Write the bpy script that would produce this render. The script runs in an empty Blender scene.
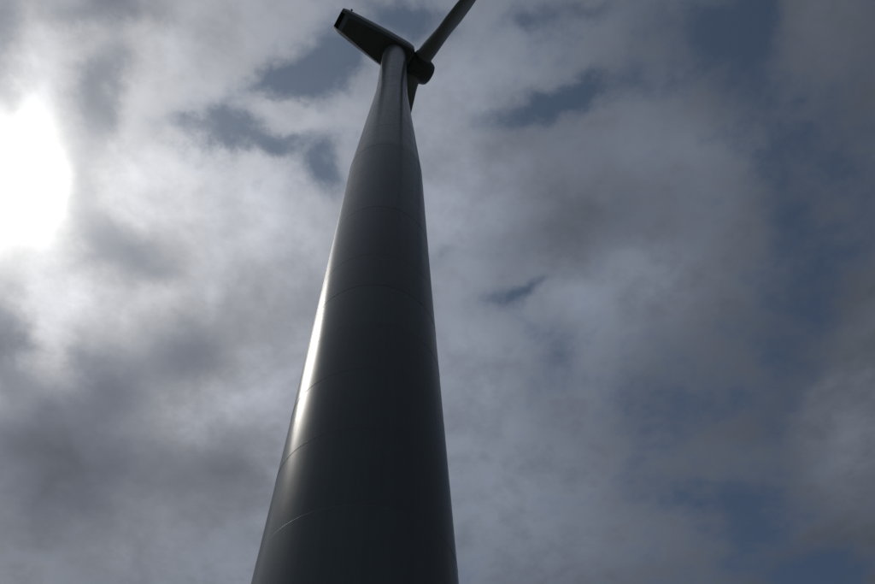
import bpy, bmesh, math, random
import numpy as np
from mathutils import Vector, Matrix

random.seed(7)
S = bpy.context.scene
COL = S.collection
R = math.radians

# ------------------------------------------------------------------ camera
# photograph 875 x 584, focal length about 687 px (28 mm phone lens); the zenith
# vanishing point of the tower fixes pitch and roll, the tower foot fixes yaw.
PW, PH, FPX = 875.0, 584.0, 687.0
YAW, PITCH, ROLL = R(10.783), R(62.432), R(-5.520)
CAM = np.array([0.0, -12.0, 1.6])
_f = np.array([math.sin(YAW) * math.cos(PITCH), math.cos(YAW) * math.cos(PITCH), math.sin(PITCH)])
_r0 = np.array([math.cos(YAW), -math.sin(YAW), 0.0])
_u0 = np.cross(_r0, _f)
_r = math.cos(ROLL) * _r0 + math.sin(ROLL) * _u0
_u = -math.sin(ROLL) * _r0 + math.cos(ROLL) * _u0


def ray(px, py):
    d = _f * FPX + _r * (px - PW / 2) - _u * (py - PH / 2)
    return d / np.linalg.norm(d)


cd = bpy.data.cameras.new("camera")
cam = bpy.data.objects.new("camera", cd)
COL.objects.link(cam)
m = Matrix.Identity(4)
for i in range(3):
    m[i][0], m[i][1], m[i][2], m[i][3] = _r[i], _u[i], -_f[i], CAM[i]
cam.matrix_world = m
cd.sensor_fit = 'HORIZONTAL'
cd.sensor_width = 36.0
cd.lens = FPX / PW * 36.0
cd.clip_end = 60000
S.camera = cam

# ------------------------------------------------------------------ light and sky
SUN = ray(0, 178)                                   # the sun stands behind the bright cloud
SUN_EL = math.asin(SUN[2])
SUN_AZ = math.atan2(SUN[0], SUN[1])                  # clockwise from +Y
sl = bpy.data.lights.new("sun", 'SUN')
sl.energy = 0.5
sl.angle = R(11)
sl.color = (1.0, 0.95, 0.87)
sun = bpy.data.objects.new("sun", sl)
COL.objects.link(sun)
sun.rotation_euler = Vector(SUN).to_track_quat('Z', 'Y').to_euler()
sun.location = (-60, 60, 120)

S.view_settings.view_transform = 'Standard'
S.view_settings.look = 'None'
S.view_settings.exposure = 0.0
S.view_settings.gamma = 1.0
S.view_settings.use_curve_mapping = False

world = bpy.data.worlds.new("World")
S.world = world
world.use_nodes = True


class NT:
    """small helper to write node maths"""

    def __init__(self, tree):
        self.t = tree
        self.t.nodes.clear()

    def n(self, kind, **kw):
        nd = self.t.nodes.new(kind)
        for k, v in kw.items():
            setattr(nd, k, v)
        return nd

    def put(self, sock, v):
        if hasattr(v, 'node'):
            self.t.links.new(v, sock)
        elif v is not None:
            sock.default_value = v

    def m(self, op, a, b=None, c=None, clamp=False):
        nd = self.n('ShaderNodeMath', operation=op, use_clamp=clamp)
        for s, v in zip(nd.inputs, (a, b, c)):
            self.put(s, v)
        return nd.outputs[0]

    def v(self, op, a, b=None, out=0):
        nd = self.n('ShaderNodeVectorMath', operation=op)
        self.put(nd.inputs[0], a)
        self.put(nd.inputs[1], b)
        return nd.outputs[out]

    def scale(self, a, f):
        nd = self.n('ShaderNodeVectorMath', operation='SCALE')
        self.put(nd.inputs[0], a)
        self.put(nd.inputs['Scale'], f)
        return nd.outputs[0]

    def noise(self, vec, scale, detail=4, rough=0.5, lac=2.0, dist=0.0, col=False):
        nd = self.n('ShaderNodeTexNoise', noise_dimensions='3D')
        self.put(nd.inputs['Vector'], vec)
        nd.inputs['Scale'].default_value = scale
        nd.inputs['Detail'].default_value = detail
        nd.inputs['Roughness'].default_value = rough
        nd.inputs['Lacunarity'].default_value = lac
        nd.inputs['Distortion'].default_value = dist
        return nd.outputs['Color' if col else 'Fac']

    def smooth(self, x, a, b, lo=0.0, hi=1.0):
        nd = self.n('ShaderNodeMapRange', interpolation_type='SMOOTHSTEP')
        self.put(nd.inputs[0], x)
        for i, q in enumerate((a, b, lo, hi)):
            nd.inputs[i + 1].default_value = q
        return nd.outputs[0]

    def mixc(self, f, a, b, mode='MIX'):
        nd = self.n('ShaderNodeMix', data_type='RGBA', blend_type=mode)
        self.put(nd.inputs['Factor'], f)
        self.put(nd.inputs[6], a)
        self.put(nd.inputs[7], b)
        return nd.outputs[2]


CLOUD_EPS = 0.12                                     # the cloud deck dips towards the horizon


def deck(px, py):
    d = ray(px, py)
    return d[:2] / (d[2] + CLOUD_EPS)


# where the cloud deck opens to blue (negative) or closes (positive):
# position seen, half sizes, tilt, amount  -> turned into ellipses on the deck itself
COVER = [
    (310, 72, 34, 24, -35, -1.02), (280, 128, 30, 10, 20, 0.3), (345, 125, 24, 24, 0, 0.3), (272, 96, 28, 18, -60, -0.78), (220, 146, 42, 15, 12, -0.96),
    (268, 160, 22, 10, 20, -0.66), (322, 188, 18, 20, 0, -1.02), (345, 55, 26, 18, 30, -0.66),
    (392, 12, 32, 20, 20, -1.14), (290, 128, 18, 14, 40, 0.15), (442, 12, 18, 14, 0, -0.36),
    (548, 94, 52, 15, -14, -1.02), (590, 78, 18, 12, -40, -0.42), (530, 15, 26, 12, 0, -0.42),
    (580, 2, 26, 10, 0, -0.48),
    (700, 30, 70, 28, -12, -0.53), (768, 22, 26, 40, 10, -0.53), (755, 90, 40, 40, 0, -0.44),
    (800, 140, 34, 30, 20, -0.35), (790, 215, 30, 40, 0, -0.62), (818, 285, 28, 34, 15, -0.75),
    (850, 120, 26, 60, 0, -0.31), (865, 220, 24, 40, 0, -0.35),
    (785, 350, 34, 30, 30, -0.53), (742, 520, 36, 34, 0, -0.68), (770, 575, 60, 22, 0, -0.48),
    (832, 578, 34, 20, 15, -0.75), (700, 405, 60, 30, 0, -0.31), (690, 495, 44, 24, 0, -0.4),
    (780, 420, 20, 34, 10, -0.4),
    (508, 298, 30, 9, -8, -0.54), (540, 290, 18, 7, -18, -0.42), (452, 256, 22, 10, 0, -0.36),
    (558, 350, 26, 22, 0, -0.48), (530, 385, 40, 26, 0, -0.3), (648, 392, 30, 26, 0, -0.31),
    (640, 470, 30, 40, 0, -0.22), (560, 505, 26, 16, 0, -0.18),
    # firm cloud
    (210, 210, 80, 38, 8, 0.5), (240, 262, 70, 34, 0, 0.35), (120, 60, 90, 50, 0, 0.5),
    (80, 400, 140, 130, 0, 0.7), (230, 450, 90, 120, 0, 0.5), (465, 175, 40, 90, 0, 0.3),
    (600, 200, 70, 60, 0, 0.35), (640, 300, 60, 36, 0, 0.3), (858, 405, 48, 80, 10, 0.6),
    (835, 40, 40, 44, 0, 0.25), (655, 130, 40, 30, 0, 0.2), (480, 460, 70, 110, 0, 0.3), (590, 520, 70, 70, 0, 0.2),
]
# thick, shaded cloud (positive) and thin places the light comes through (negative)
THICK = [
    (178, 348, 54, 30, 0, 0.9), (135, 255, 46, 24, 8, 0.8), (95, 385, 50, 26, 25, 0.62),
    (30, 440, 66, 40, -10, 1.1), (60, 500, 80, 30, -15, 0.68), (0, 338, 22, 44, 0, 1.25),
    (105, 180, 24, 50, 0, 0.32), (120, 90, 18, 34, 0, 0.85), (120, 128, 12, 16, 0, 0.26),
    (110, 12, 44, 20, 0, 0.82), (42, 92, 26, 18, 0, -0.2), (18, 278, 34, 18, 0, -0.08), (0, 22, 24, 34, 0, 0.65), (88, 195, 16, 55, 0, 0.42), (0, 80, 16, 20, 0, 0.25),
    (240, 465, 44, 26, 10, 0.4), (270, 425, 26, 22, 0, 0.15), (215, 505, 60, 40, 0, 0.3),
    (90, 560, 120, 40, 0, 0.28), (255, 300, 40, 20, 0, 0.25), (205, 240, 30, 14, 0, 0.12),
    (120, 470, 70, 40, 0, 0.25),
    (600, 200, 50, 34, 0, 0.28), (560, 245, 50, 22, 0, 0.22), (640, 230, 40, 30, 0, 0.15),
    (490, 510, 70, 80, 0, -0.16), (600, 540, 80, 40, 0, -0.12), (535, 130, 50, 14, 0, 0.1),
    # light places
    (56, 365, 18, 24, -15, -0.5), (40, 310, 34, 34, 0, -0.25), (80, 290, 20, 20, 0, -0.2),
    (60, 40, 34, 46, 10, -0.18), (175, 165, 30, 30, 0, -0.2), (195, 430, 28, 24, -10, -0.22),
    (170, 410, 14, 12, 0, -0.15), (272, 400, 30, 40, -20, -0.18), (115, 545, 20, 22, 0, -0.12),
    (230, 190, 40, 20, 0, 0.0), (262, 205, 20, 30, 0, -0.15), (470, 215, 40, 34, 0, -0.28),
    (575, 310, 26, 14, 0, -0.25), (600, 345, 30, 30, 0, -0.15), (858, 420, 34, 60, 10, -0.42),
    (835, 40, 36, 40, 0, -0.12), (655, 275, 40, 34, 0, -0.2), (460, 330, 26, 50, 0, -0.12),
    (690, 150, 50, 34, 0, -0.12), (205, 300, 14, 12, 0, -0.2), (150, 300, 24, 10, 0, -0.15),
    (130, 205, 16, 20, 0, -0.1), (460, 110, 26, 40, 0, -0.18), (530, 60, 40, 18, 0, -0.1),
]

W = NT(world.node_tree)
tc = W.n('ShaderNodeTexCoord').outputs['Generated']
sep = W.n('ShaderNodeSeparateXYZ')
W.put(sep.inputs[0], tc)
zc = W.m('ADD', W.m('MAXIMUM', sep.outputs[2], 0.0), CLOUD_EPS)
cmb = W.n('ShaderNodeCombineXYZ')
W.put(cmb.inputs[0], W.m('DIVIDE', sep.outputs[0], zc))
W.put(cmb.inputs[1], W.m('DIVIDE', sep.outputs[1], zc))
cmb.inputs[2].default_value = 3.7
U = cmb.outputs[0]
warp = W.v('SUBTRACT', W.noise(U, 3.2, 3, 0.55, col=True), (0.5, 0.5, 0.5))
warp2 = W.v('SUBTRACT', W.noise(U, 12.0, 7, 0.64, col=True), (0.5, 0.5, 0.5))
UW = W.v('ADD', W.v('ADD', U, W.scale(warp, 0.13)), W.scale(warp2, 0.085))


def blobs(items, coord, start):
    acc = start
    for px, py, rx, ry, ang, amp in items:
        c = deck(px, py)
        e = 2.0
        J = np.stack([(deck(px + e, py) - deck(px - e, py)) / (2 * e), (deck(px, py + e) - deck(px, py - e)) / (2 * e)], 1)
        a = R(ang)
        A = J @ np.array([[math.cos(a), -math.sin(a)], [math.sin(a), math.cos(a)]]) @ np.diag([rx * 1.25, ry * 1.25])
        Um, sv, _ = np.linalg.svd(A)
        mp = W.n('ShaderNodeMapping', vector_type='TEXTURE')
        W.put(mp.inputs['Vector'], coord)
        mp.inputs['Location'].default_value = (c[0], c[1], 3.7)
        mp.inputs['Rotation'].default_value = (0, 0, math.atan2(Um[1, 0], Um[0, 0]))
        mp.inputs['Scale'].default_value = (sv[0], sv[1], 1.0e3)
        dt = W.v('DOT_PRODUCT', mp.outputs[0], mp.outputs[0], out=1)
        g = W.m('EXPONENT', W.m('MULTIPLY', dt, -1.0))
        acc = W.m('MULTIPLY_ADD', g, amp, acc)
        # hand the coordinate on behind each step, so that the shader compiler runs them one after another
        coord = W.v('ADD', coord, W.scale((1.0, 1.0, 0.0), W.m('MULTIPLY', acc, 1e-8)))
    return acc, coord


nA = W.noise(UW, 2.6, 7, 0.52)
nB = W.noise(U, 7.5, 8, 0.57)
nC = W.noise(UW, 3.4, 5, 0.5)
nD = W.noise(W.v('ADD', U, W.scale(warp, 0.10)), 17.0, 6, 0.60)
cblob, UX = blobs(COVER, UW, 0.0)
tblob, UX = blobs(THICK, UX, 0.0)
fine = W.m('MULTIPLY', W.m('SUBTRACT', nD, 0.5), W.smooth(tblob, 0.05, 0.7, 1.0, 0.25))
cover = W.m('ADD', 0.80, W.m('MULTIPLY', W.m('SUBTRACT', nA, 0.5), 0.65))
cover = W.m('ADD', cover, W.m('MULTIPLY', W.m('SUBTRACT', nB, 0.5), 1.35))
cover = W.m('ADD', cover, W.m('MULTIPLY', fine, 1.6))
cover = W.m('MULTIPLY_ADD', cblob, W.m('MULTIPLY_ADD', nB, 1.6, 0.2), cover)
alpha = W.smooth(cover, -0.08, 1.06, 0.07, 1.0)
tau = W.m('MULTIPLY', W.m('SUBTRACT', nC, 0.5), 0.7)
tau = W.m('ADD', tau, W.m('MULTIPLY', W.m('MULTIPLY', W.m('SUBTRACT', nB, 0.5), W.smooth(tblob, 0.1, 0.8, 1.0, 0.4)), 0.65))
tau = W.m('ADD', tau, W.m('MULTIPLY', fine, 0.75))
tau = W.m('ADD', tau, 0.12)
tau = W.m('MULTIPLY_ADD', tblob, W.m('ADD', W.m('MULTIPLY', nB, 0.2), W.m('MULTIPLY_ADD', nC, 0.8, 0.52)), tau)
tau = W.m('MAXIMUM', tau, -0.35)
# light passed on by the cloud: strongly forward, as thin water cloud scatters
cosg = W.v('DOT_PRODUCT', W.v('NORMALIZE', W.v('ADD', tc, W.scale(warp2, 0.009))), tuple(float(q) for q in SUN), out=1)
gam = W.m('ARCCOSINE', W.m('MINIMUM', W.m('MAXIMUM', cosg, -1.0), 1.0))
broad = W.m('DIVIDE', 0.62, W.m('ADD', W.m('POWER', W.m('DIVIDE', gam, R(33)), 2.2), 1.0))
core = W.m('MULTIPLY', W.m('EXPONENT', W.m('MULTIPLY', W.m('POWER', W.m('DIVIDE', gam, R(3.7)), 2.0), -1.0)), 1.7)
halo = W.m('MULTIPLY', W.m('EXPONENT', W.m('DIVIDE', gam, -R(5.5))), 0.62)
trans = W.m('EXPONENT', W.m('MULTIPLY', tau, -1.0))
lit = W.m('MULTIPLY', broad, trans)
lit2 = W.m('MULTIPLY', W.m('ADD', core, halo), W.m('POWER', trans, 0.4))
cool = W.m('MAXIMUM', W.smooth(gam, R(6), R(50)), W.smooth(tau, 0.1, 1.1, 0.0, 0.75))
tintc = W.mixc(cool, (0.968, 0.99, 1.055, 1), (0.85, 0.975, 1.225, 1))
ccol = W.v('ADD', W.scale(tintc, lit), W.scale((1.0, 0.97, 0.90), lit2))
sky = W.n('ShaderNodeTexSky', sky_type='NISHITA')
sky.sun_disc = False
sky.sun_elevation = SUN_EL
sky.sun_rotation = SUN_AZ
sky.altitude = 600
sky.air_density = 0.58
sky.dust_density = 0.5
sky.ozone_density = 0.7
SKY_STRENGTH = 0.05
# the deck is in front of the blue: clear sky through the gaps, cloud light where it is closed
ccol_n = W.scale(ccol, 1.0 / SKY_STRENGTH)
veil = W.scale((0.70, 1.02, 1.20), W.m('MULTIPLY', broad, 0.14 / SKY_STRENGTH))   # thin high cloud over the clear gaps
out_c = W.mixc(alpha, W.v('ADD', sky.outputs[0], veil), ccol_n)
bg = W.n('ShaderNodeBackground')
W.put(bg.inputs['Color'], out_c)
bg.inputs['Strength'].default_value = SKY_STRENGTH
wo = W.n('ShaderNodeOutputWorld')
W.put(wo.inputs['Surface'], bg.outputs[0])
world.cycles.sampling_method = 'MANUAL'
world.cycles.sample_map_resolution = 512


# ------------------------------------------------------------------ materials
def material(name, base, rough, var=0.08, streak=0.0, bump=0.0, bscale=1.0, spec=0.5, coat=0.0, noise=1.5, tint=None):
    mt = bpy.data.materials.new(name)
    mt.use_nodes = True
    N = NT(mt.node_tree)
    co = N.n('ShaderNodeTexCoord').outputs['Object']
    n1 = N.noise(co, noise, 6, 0.6)
    mp = N.n('ShaderNodeMapping')
    N.put(mp.inputs['Vector'], co)
    mp.inputs['Scale'].default_value = (5.0, 5.0, 0.12)
    n2 = N.noise(mp.outputs[0], 1.0, 5, 0.62)
    k = N.m('ADD', 1.0, N.m('MULTIPLY', N.m('SUBTRACT', n1, 0.5), var * 2))
    k = N.m('ADD', k, N.m('MULTIPLY', N.m('SUBTRACT', n2, 0.5), streak * 2))
    info = N.n('ShaderNodeObjectInfo')
    k = N.m('MULTIPLY', k, N.m('ADD', 0.96, N.m('MULTIPLY', info.outputs['Random'], 0.08)))
    col = N.scale(tuple(base), k)
    b = N.n('ShaderNodeBsdfPrincipled')
    N.put(b.inputs['Base Color'], col)
    N.put(b.inputs['Roughness'], N.m('ADD', rough, N.m('ADD', N.m('MULTIPLY', N.m('SUBTRACT', n1, 0.5), 0.12), N.m('MULTIPLY', N.m('SUBTRACT', n2, 0.5), streak * 1.2))))
    b.inputs['Specular IOR Level'].default_value = spec
    b.inputs['Coat Weight'].default_value = coat
    b.inputs['Coat Roughness'].default_value = 0.18
    if bump:
        bp = N.n('ShaderNodeBump')
        bp.inputs['Strength'].default_value = 1.0
        bp.inputs['Distance'].default_value = bump
        N.put(bp.inputs['Height'], N.noise(co, bscale, 3, 0.5))
        N.put(b.inputs['Normal'], bp.outputs[0])
    o = N.n('ShaderNodeOutputMaterial')
    N.put(o.inputs['Surface'], b.outputs[0])
    return mt


M = {
    'tower': material('tower_paint', (0.178, 0.205, 0.204), 0.26, 0.06, 0.12, bump=0.002, bscale=0.6, noise=0.9, spec=0.13),
    'weld': material('weld_paint', (0.175, 0.20, 0.20), 0.45, 0.08, 0.0, noise=9),
    'shell': material('tower_shell_steel', (0.16, 0.17, 0.17), 0.6),  # plain grey steel of the backing shell behind the ring gaps
    'nacelle': material('nacelle_gelcoat', (0.195, 0.215, 0.228), 0.48, 0.06, 0.0, bump=0.004, bscale=0.8),
    'panel': material('nacelle_floor_panel', (0.23, 0.25, 0.262), 0.5, 0.12, 0.0, noise=1.2),
    'dark': material('dark_grille_metal', (0.035, 0.037, 0.04), 0.55, 0.15),
    'blade': material('blade_gelcoat', (0.42, 0.44, 0.44), 0.40, 0.07, 0.0),
    'steel': material('galvanised_steel', (0.32, 0.33, 0.34), 0.45, 0.1),
    'concrete': material('foundation_concrete', (0.30, 0.29, 0.27), 0.85, 0.25, 0.1, noise=3),
}


def ground_material(name, c1, c2, scale, rough=0.95):
    mt = bpy.data.materials.new(name)
    mt.use_nodes = True
    N = NT(mt.node_tree)
    co = N.n('ShaderNodeTexCoord').outputs['Object']
    a = N.noise(co, scale, 8, 0.65)
    b2 = N.noise(co, scale * 0.03, 4, 0.55)
    f = N.m('ADD', N.m('MULTIPLY', a, 0.6), N.m('MULTIPLY', b2, 0.4))
    col = N.mixc(N.smooth(f, 0.35, 0.65), c1 + (1,), c2 + (1,))
    b = N.n('ShaderNodeBsdfPrincipled')
    N.put(b.inputs['Base Color'], col)
    b.inputs['Roughness'].default_value = rough
    bp = N.n('ShaderNodeBump')
    bp.inputs['Distance'].default_value = 0.04
    N.put(bp.inputs['Height'], a)
    N.put(b.inputs['Normal'], bp.outputs[0])
    o = N.n('ShaderNodeOutputMaterial')
    N.put(o.inputs['Surface'], b.outputs[0])
    return mt


M['grass'] = ground_material('pasture_grass', (0.030, 0.034, 0.024), (0.056, 0.058, 0.044), 2.5)
M['gravel'] = ground_material('pad_gravel', (0.07, 0.068, 0.062), (0.15, 0.145, 0.135), 18.0)


# ------------------------------------------------------------------ mesh helpers
def link(name, verts, faces, mat, parent=None, smooth=True, sharp=None):
    me = bpy.data.meshes.new(name)
    me.from_pydata([tuple(map(float, v)) for v in verts], [], faces)
    bm = bmesh.new()
    bm.from_mesh(me)
    bmesh.ops.recalc_face_normals(bm, faces=bm.faces)
    bm.to_mesh(me)
    bm.free()
    me.materials.append(mat)
    if smooth:
        me.shade_smooth()
        if sharp is not None:
            me.set_sharp_from_angle(angle=R(sharp))
    o = bpy.data.objects.new(name, me)
    COL.objects.link(o)
    if parent is not None:
        o.parent = parent
    return o


def lathe(profile, n=96):
    """profile [(radius, z)], open or closed at the ends with a fan when radius > 0"""
    v, f = [], []
    for r, z in profile:
        for k in range(n):
            a = 2 * math.pi * k / n
            v.append((r * math.cos(a), r * math.sin(a), z))
    for i in range(len(profile) - 1):
        for k in range(n):
            k2 = (k + 1) % n
            f.append((i * n + k, i * n + k2, (i + 1) * n + k2, (i + 1) * n + k))
    return v, f


def capped(v, f, n, rows):
    f = list(f)
    f.append(tuple(range(n))[::-1])
    f.append(tuple((rows - 1) * n + k for k in range(n)))
    return f


def loft(sections):
    n = len(sections[0])
    v = [p for s in sections for p in s]
    f = []
    for i in range(len(sections) - 1):
        for k in range(n):
            k2 = (k + 1) % n
            f.append((i * n + k, i * n + k2, (i + 1) * n + k2, (i + 1) * n + k))
    f.append(tuple(range(n)))
    f.append(tuple((len(sections) - 1) * n + k for k in range(n)))
    return v, f


def box(x0, x1, y0, y1, z0, z1):
    v = [(x, y, z) for x in (x0, x1) for y in (y0, y1) for z in (z0, z1)]
    f = [(0, 1, 3, 2), (4, 6, 7, 5), (0, 4, 5, 1), (2, 3, 7, 6), (0, 2, 6, 4), (1, 5, 7, 3)]
    return v, f


def bevel(o, w, seg=2):
    md = o.modifiers.new("edge", 'BEVEL')
    md.width = w
    md.segments = seg
    md.limit_method = 'ANGLE'
    md.angle_limit = R(28)
    return o


def tag(o, label=None, cat=None, kind=None):
    if label:
        o['label'] = label
    if cat:
        o['category'] = cat
    if kind:
        o['kind'] = kind
    return o


# ------------------------------------------------------------------ ground
def disc(r, z, n=96, jitter=0.0):
    v = []
    for k in range(n):
        q = r * (1 + jitter * math.sin(3 * k * 2 * math.pi / n + 1.0) + jitter * 0.6 * math.sin(7 * k * 2 * math.pi / n))
        v.append((q * math.cos(2 * math.pi * k / n), q * math.sin(2 * math.pi * k / n), z))
    return v, [tuple(range(n))]


tag(link('ground', *disc(20000, 0.0), M['grass'], smooth=False), 'dark green pasture around the turbine foot', kind='structure')
tag(link('gravel_pad', *disc(9.0, 0.004, jitter=0.05), M['gravel'], smooth=False), 'grey gravel ring around the turbine foot', kind='structure')

# ------------------------------------------------------------------ wind turbine
turbine = bpy.data.objects.new('wind_turbine', None)
turbine.empty_display_size = 4
COL.objects.link(turbine)
tag(turbine, 'tall grey wind turbine seen from its foot, tapering steel tower against the clouds', 'wind turbine')

v, f = lathe([(2.75, 0.012), (2.75, 0.26), (2.70, 0.31), (2.0, 0.31)], 64)
link('foundation', v, f, M['concrete'], turbine, sharp=30)

# tower radius against height, read from the outline
PROF = [(0.30, 2.155), (11.3, 2.110), (16.0, 2.080), (23.5, 2.045), (29.0, 2.028), (35.4, 2.018), (38.6, 2.008),
        (39.4, 1.980), (59.6, 1.345), (60.6, 1.325), (70.0, 1.320), (80.9, 1.315)]
PZ = [p[0] for p in PROF]
PR = [p[1] for p in PROF]


def rad(z):
    return float(np.interp(z, PZ, PR))


seams = [38.0 + 2.4 * k for k in range(-15, 18)]
top = 80.95
cuts = [0.30] + [z for z in seams if 0.8 < z < top - 1.0] + [top]
NSEG = 128
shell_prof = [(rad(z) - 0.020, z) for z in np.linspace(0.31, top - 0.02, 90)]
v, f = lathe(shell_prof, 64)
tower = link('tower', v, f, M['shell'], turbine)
for i in range(len(cuts) - 1):
    z0, z1 = cuts[i], cuts[i + 1]
    g = 0.0015
    zs = [z0 + g] + list(np.linspace(z0, z1, 7)[1:-1]) + [z1 - g]
    # rolled plate: each ring a few millimetres off its neighbours
    off = random.uniform(-0.0015, 0.0015)
    prof = []
    for j, z in enumerate(zs):
        r = rad(z) + off
        prof.append((r, z - z0))
    prof = [(prof[0][0] - 0.012, prof[0][1])] + prof + [(prof[-1][0] - 0.012, prof[-1][1])]
    v, f = lathe(prof, NSEG)
    o = link('steel_ring', v, f, M['tower'], tower, sharp=30)
    o.location.z = z0
    o.rotation_euler = (random.uniform(-0.0012, 0.0012), random.uniform(-0.0012, 0.0012), 0)
    if 0 < i:
        big = abs(z0 - 38.0) < 0.01 or abs(z0 - 62.0) < 0.01
        h, pr = (0.016, 0.004) if big else (0.009, 0.0022)
        if not big and z0 > 24:
            pr = 0.0008
        rr = rad(z0)
        v, f = lathe([(rr - 0.012, -h), (rr + pr * 0.6, -h * 0.6), (rr + pr, 0), (rr + pr * 0.6, h * 0.6), (rr - 0.012, h)], NSEG)
        w = link('weld_seam', v, f, M['weld'], tower)
        w.location.z = z0
# door at the foot, on the far side from the pasture track
dv, df = box(-0.45, 0.45, -0.05, 0.05, 0, 2.1)
door = bevel(link('door', dv, df, M['steel'], tower, smooth=False), 0.01)
door.location = (2.19, 0, 1.0)
door.rotation_euler = (0, 0, R(90))

# ---- nacelle: local x runs along the shaft, tail negative; origin on the tower axis
PHI = R(26.1)
AX_Z = 83.0
TILT = R(4.0)
head = Matrix.Translation((0, 0, AX_Z)) @ Matrix.Rotation(PHI, 4, 'Z')
shaft = head @ Matrix.Rotation(-TILT, 4, 'Y')


def nsec(x, b, w, zb, zk, zt, rt):
    """cross-section: flat floor half-width b, kink half-width w at height zk, sides up to rounded roof zt"""
    pts = [(-b, zb), (-b * 0.5, zb), (0, zb), (b * 0.5, zb), (b, zb), (w, zk), (w, (zk + zt - rt) / 2), (w, zt - rt)]
    for a in (22, 45, 68):
        pts.append((w - rt + rt * math.cos(R(a)), zt - rt + rt * math.sin(R(a))))
    pts += [(w - rt, zt), (0, zt + 0.05), (-(w - rt), zt)]
    for a in (68, 45, 22):
        pts.append((-(w - rt + rt * math.cos(R(a))), zt - rt + rt * math.sin(R(a))))
    pts += [(-w, zt - rt), (-w, (zk + zt - rt) / 2), (-w, zk)]
    return [(x, y, z) for y, z in pts]


secs = [
    nsec(-7.20, 0.86, 1.12, -0.62, -0.25, 1.05, 0.30),
    nsec(-6.72, 0.90, 1.24, -1.05, -0.62, 1.32, 0.36),
    nsec(-6.20, 0.80, 1.30, -1.62, -0.95, 1.45, 0.40),
    nsec(-4.00, 1.13, 1.50, -1.76, -1.15, 1.58, 0.42),
    nsec(-1.60, 1.46, 1.70, -1.90, -1.38, 1.66, 0.44),
    nsec(0.90, 1.62, 1.80, -1.92, -1.45, 1.70, 0.46),
    nsec(1.55, 1.50, 1.72, -1.72, -1.30, 1.62, 0.50),
    nsec(1.80, 1.25, 1.45, -1.40, -1.05, 1.35, 0.50),
]
v, f = loft(secs)
nacelle = link('nacelle', v, f, M['nacelle'], turbine, sharp=24)
nacelle.matrix_local = head
bevel(nacelle, 0.05, 2)

# floor hatches and panels under the nacelle (dark, set just proud of the shell)


def floor_z(x):
    return float(np.interp(x, [-6.2, -4.0, -1.6, 0.9, 1.55], [-1.62, -1.76, -1.90, -1.92, -1.72]))


def floor_b(x):
    return float(np.interp(x, [-6.2, -4.0, -1.6, 0.9, 1.55], [0.80, 1.13, 1.46, 1.62, 1.5]))


def floor_panel(x0, x1, name='floor_panel'):
    vv = []
    for x in (x0, x1):
        b = floor_b(x) - 0.06
        for y in (-b, b):
            vv.append((x, y, floor_z(x) - 0.022))
            vv.append((x, y, floor_z(x) + 0.03))
    ff = [(0, 1, 3, 2), (4, 6, 7, 5), (0, 4, 5, 1), (2, 3, 7, 6), (0, 2, 6, 4), (1, 5, 7, 3)]
    return bevel(link(name, vv, ff, M['panel'], nacelle, smooth=False), 0.01)


floor_panel(-6.12, -4.03)
floor_panel(-3.97, -1.63)
floor_panel(-1.57, 0.86)
v, f = box(-5.6, -4.7, -0.35, 0.35, -1.745, -1.66)
hatch = bevel(link('floor_hatch', v, f, M['panel'], nacelle, smooth=False), 0.02)

# raised joint bands round the nacelle shell, between its moulded halves


def shell_at(x):
    xs = [p[0][0] for p in secs]
    k = max(0, min(len(xs) - 2, int(np.searchsorted(xs, x)) - 1))
    t = (x - xs[k]) / (xs[k + 1] - xs[k])
    return [tuple(a * (1 - t) + b * t for a, b in zip(p, q)) for p, q in zip(secs[k], secs[k + 1])]


for xj in (-5.1, -2.8, 0.35):
    rings = []
    for dx, gk in ((-0.04, 0.99), (-0.04, 1.008), (0.04, 1.008), (0.04, 0.99)):
        rings.append([(p[0], p[1] * gk, p[2] * gk) for p in shell_at(xj + dx)])
    nv = len(rings[0])
    vv = [p for q in rings for p in q]
    ff = [(i * nv + k, i * nv + (k + 1) % nv, (i + 1) * nv + (k + 1) % nv, (i + 1) * nv + k) for i in range(3) for k in range(nv)]
    link('joint_band', vv, ff, M['nacelle'], nacelle, sharp=24)

# rear outlet: a dark frame with slats across the tilted tail
for k in range(6):
    t = (k + 0.5) / 6
    x = -6.74 + (-7.17 + 6.74) * t
    z = -1.06 + (-0.64 + 1.06) * t
    w = 0.88 - 0.03 * t
    v, f = box(-0.028, 0.028, -w, w, -0.030, 0.012)
    s = link('grille_slat', v, f, M['dark'], nacelle, smooth=False)
    s.location = (x, 0, z - 0.02)
    s.rotation_euler = (0, R(25), 0)
vv = []
for x, z in ((-6.72, -1.05), (-7.205, -0.62)):
    for y in (-0.87, 0.87):
        vv += [(x, y, z - 0.012), (x, y, z + 0.05)]
link('grille_opening', vv, [(0, 1, 3, 2), (4, 6, 7, 5), (0, 4, 5, 1), (2, 3, 7, 6), (0, 2, 6, 4), (1, 5, 7, 3)], M['dark'], nacelle, smooth=False)

# instrument masts on the roof at the tail


def mast(x, y, h):
    vv, ff = [], []
    n = 8
    for z, r in ((1.2, 0.05), (1.2 + h, 0.035)):
        for k in range(n):
            a = 2 * math.pi * k / n
            vv.append((x + r * math.cos(a), y + r * math.sin(a), z))
    for k in range(n):
        ff.append((k, (k + 1) % n, n + (k + 1) % n, n + k))
    ff.append(tuple(range(n)))
    ff.append(tuple(range(n, 2 * n)))
    ob = link('wind_sensor_mast', vv, ff, M['dark'], nacelle)
    cv, cf = lathe([(0.01, 0.13), (0.10, 0.10), (0.13, 0.0), (0.10, -0.08), (0.01, -0.10)], 12)
    link('wind_sensor', [(p[0] + x, p[1] + y, p[2] + 1.25 + h) for p in cv], cf, M['dark'], nacelle)


mast(-6.35, -1.14, 1.9)
mast(-6.35, 0.85, 1.3)

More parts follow.
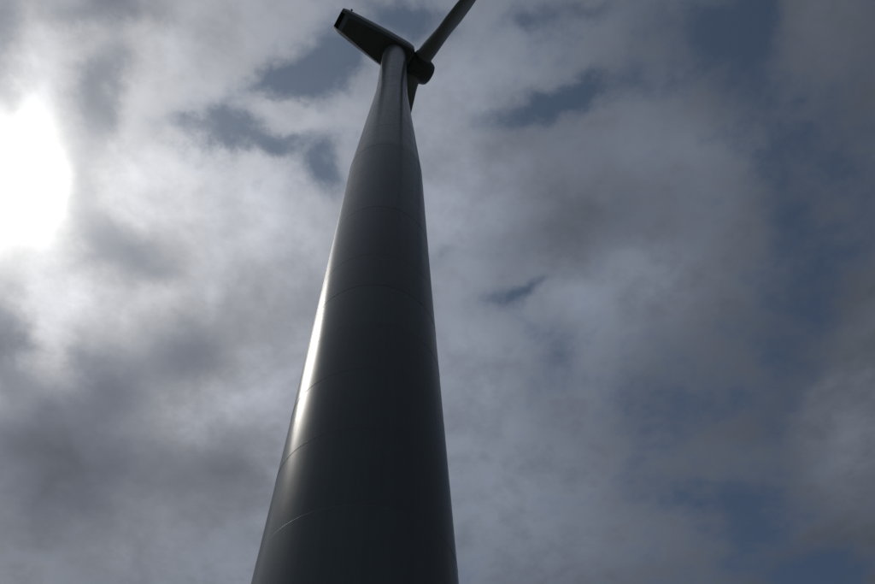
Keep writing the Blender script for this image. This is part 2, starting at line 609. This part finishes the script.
# yaw ring between tower and nacelle
v, f = lathe([(1.30, 80.86), (1.42, 80.88), (1.42, 81.06), (1.30, 81.14)], 96)
link('yaw_ring', v, f, M['weld'], turbine, sharp=40)

# ---- hub and spinner (lathe about the shaft)
HUB = 2.82
CONE = R(3.0)
prof = [(0.9, 1.70), (1.30, 1.78), (1.42, 1.95), (1.50, 2.3), (1.52, 3.0), (1.50, 3.6), (1.42, 4.05), (1.30, 4.42), (1.12, 4.68), (0.80, 4.82), (0.02, 4.86)]
v, f = lathe(prof, 64)
v = [(z, x, y) for x, y, z in v]
hub = link('hub', v, f, M['nacelle'], turbine, sharp=60)
hub.matrix_local = shaft


# ---- blades
def airfoil(n=40):
    """closed outline, chord 1 from leading edge at x=0 to trailing edge, thickness 1"""
    pts = []
    for k in range(n):
        a = 2 * math.pi * k / n
        x = 0.5 * (1 + math.cos(a))
        yt = 5 * (0.2969 * math.sqrt(x) - 0.1260 * x - 0.3516 * x * x + 0.2843 * x ** 3 - 0.1036 * x ** 4)
        pts.append((x, yt if a <= math.pi else -yt * 0.75))
    return pts


AF = airfoil()
BLADE = [  # radius, chord, relative thickness, blend circle->airfoil, twist
    (1.10, 1.86, 1.0, 0.0, 15), (2.2, 1.86, 1.0, 0.0, 15), (3.0, 1.90, 0.92, 0.25, 15), (4.2, 2.08, 0.66, 0.7, 14),
    (5.6, 2.28, 0.46, 1.0, 12.5), (7.0, 2.46, 0.39, 1.0, 12), (9.0, 2.40, 0.33, 1.0, 11), (12.0, 1.96, 0.25, 1.0, 6.5),
    (16.0, 1.62, 0.22, 1.0, 4), (20.0, 1.34, 0.20, 1.0, 2.5), (25.0, 1.02, 0.18, 1.0, 1), (30.0, 0.72, 0.17, 1.0, 0.3),
    (33.0, 0.52, 0.16, 1.0, 0), (34.0, 0.32, 0.15, 1.0, 0), (34.3, 0.12, 0.15, 1.0, 0)]
PITCH_B = 38.0


def blade_sections():
    out = []
    n = len(AF)
    for r, c, th, bl, tw in BLADE:
        sec = []
        a0 = R(tw + PITCH_B)
        for k, (x, y) in enumerate(AF):
            ang = 2 * math.pi * k / n
            cxp, cyp = 0.5 * c * math.cos(ang), 0.5 * c * math.sin(ang)      # root circle
            ax, ay = (x - (0.41 if r < 10 else max(0.33, 0.41 - 0.013 * (r - 10)))) * c, y * c * th
            X = cxp * (1 - bl) + ax * bl
            Y = cyp * (1 - bl) + ay * bl
            # chord along local y (in the rotor plane), thickness along local x (the shaft), then pitch
            sec.append((X * math.sin(a0) + Y * math.cos(a0), X * math.cos(a0) - Y * math.sin(a0), r))
        out.append(sec)
    return out


bv, bf = loft(blade_sections())
ALPHA = 110.0
for k in range(3):
    ang = R(ALPHA + 120 * k)
    b = link('blade', bv, bf, M['blade'], turbine, sharp=35)
    # local z (blade length) leans from up towards the -y side of the shaft frame
    b.matrix_local = shaft @ Matrix.Translation((HUB, 0, 0)) @ Matrix.Rotation(ang, 4, 'X') @ Matrix.Rotation(CONE, 4, 'Y')
    cv, cf = lathe([(0.93, 1.20), (1.03, 1.22), (1.03, 1.62), (0.93, 1.66)], 48)
    link('root_collar', cv, cf, M['weld'], b, sharp=40)
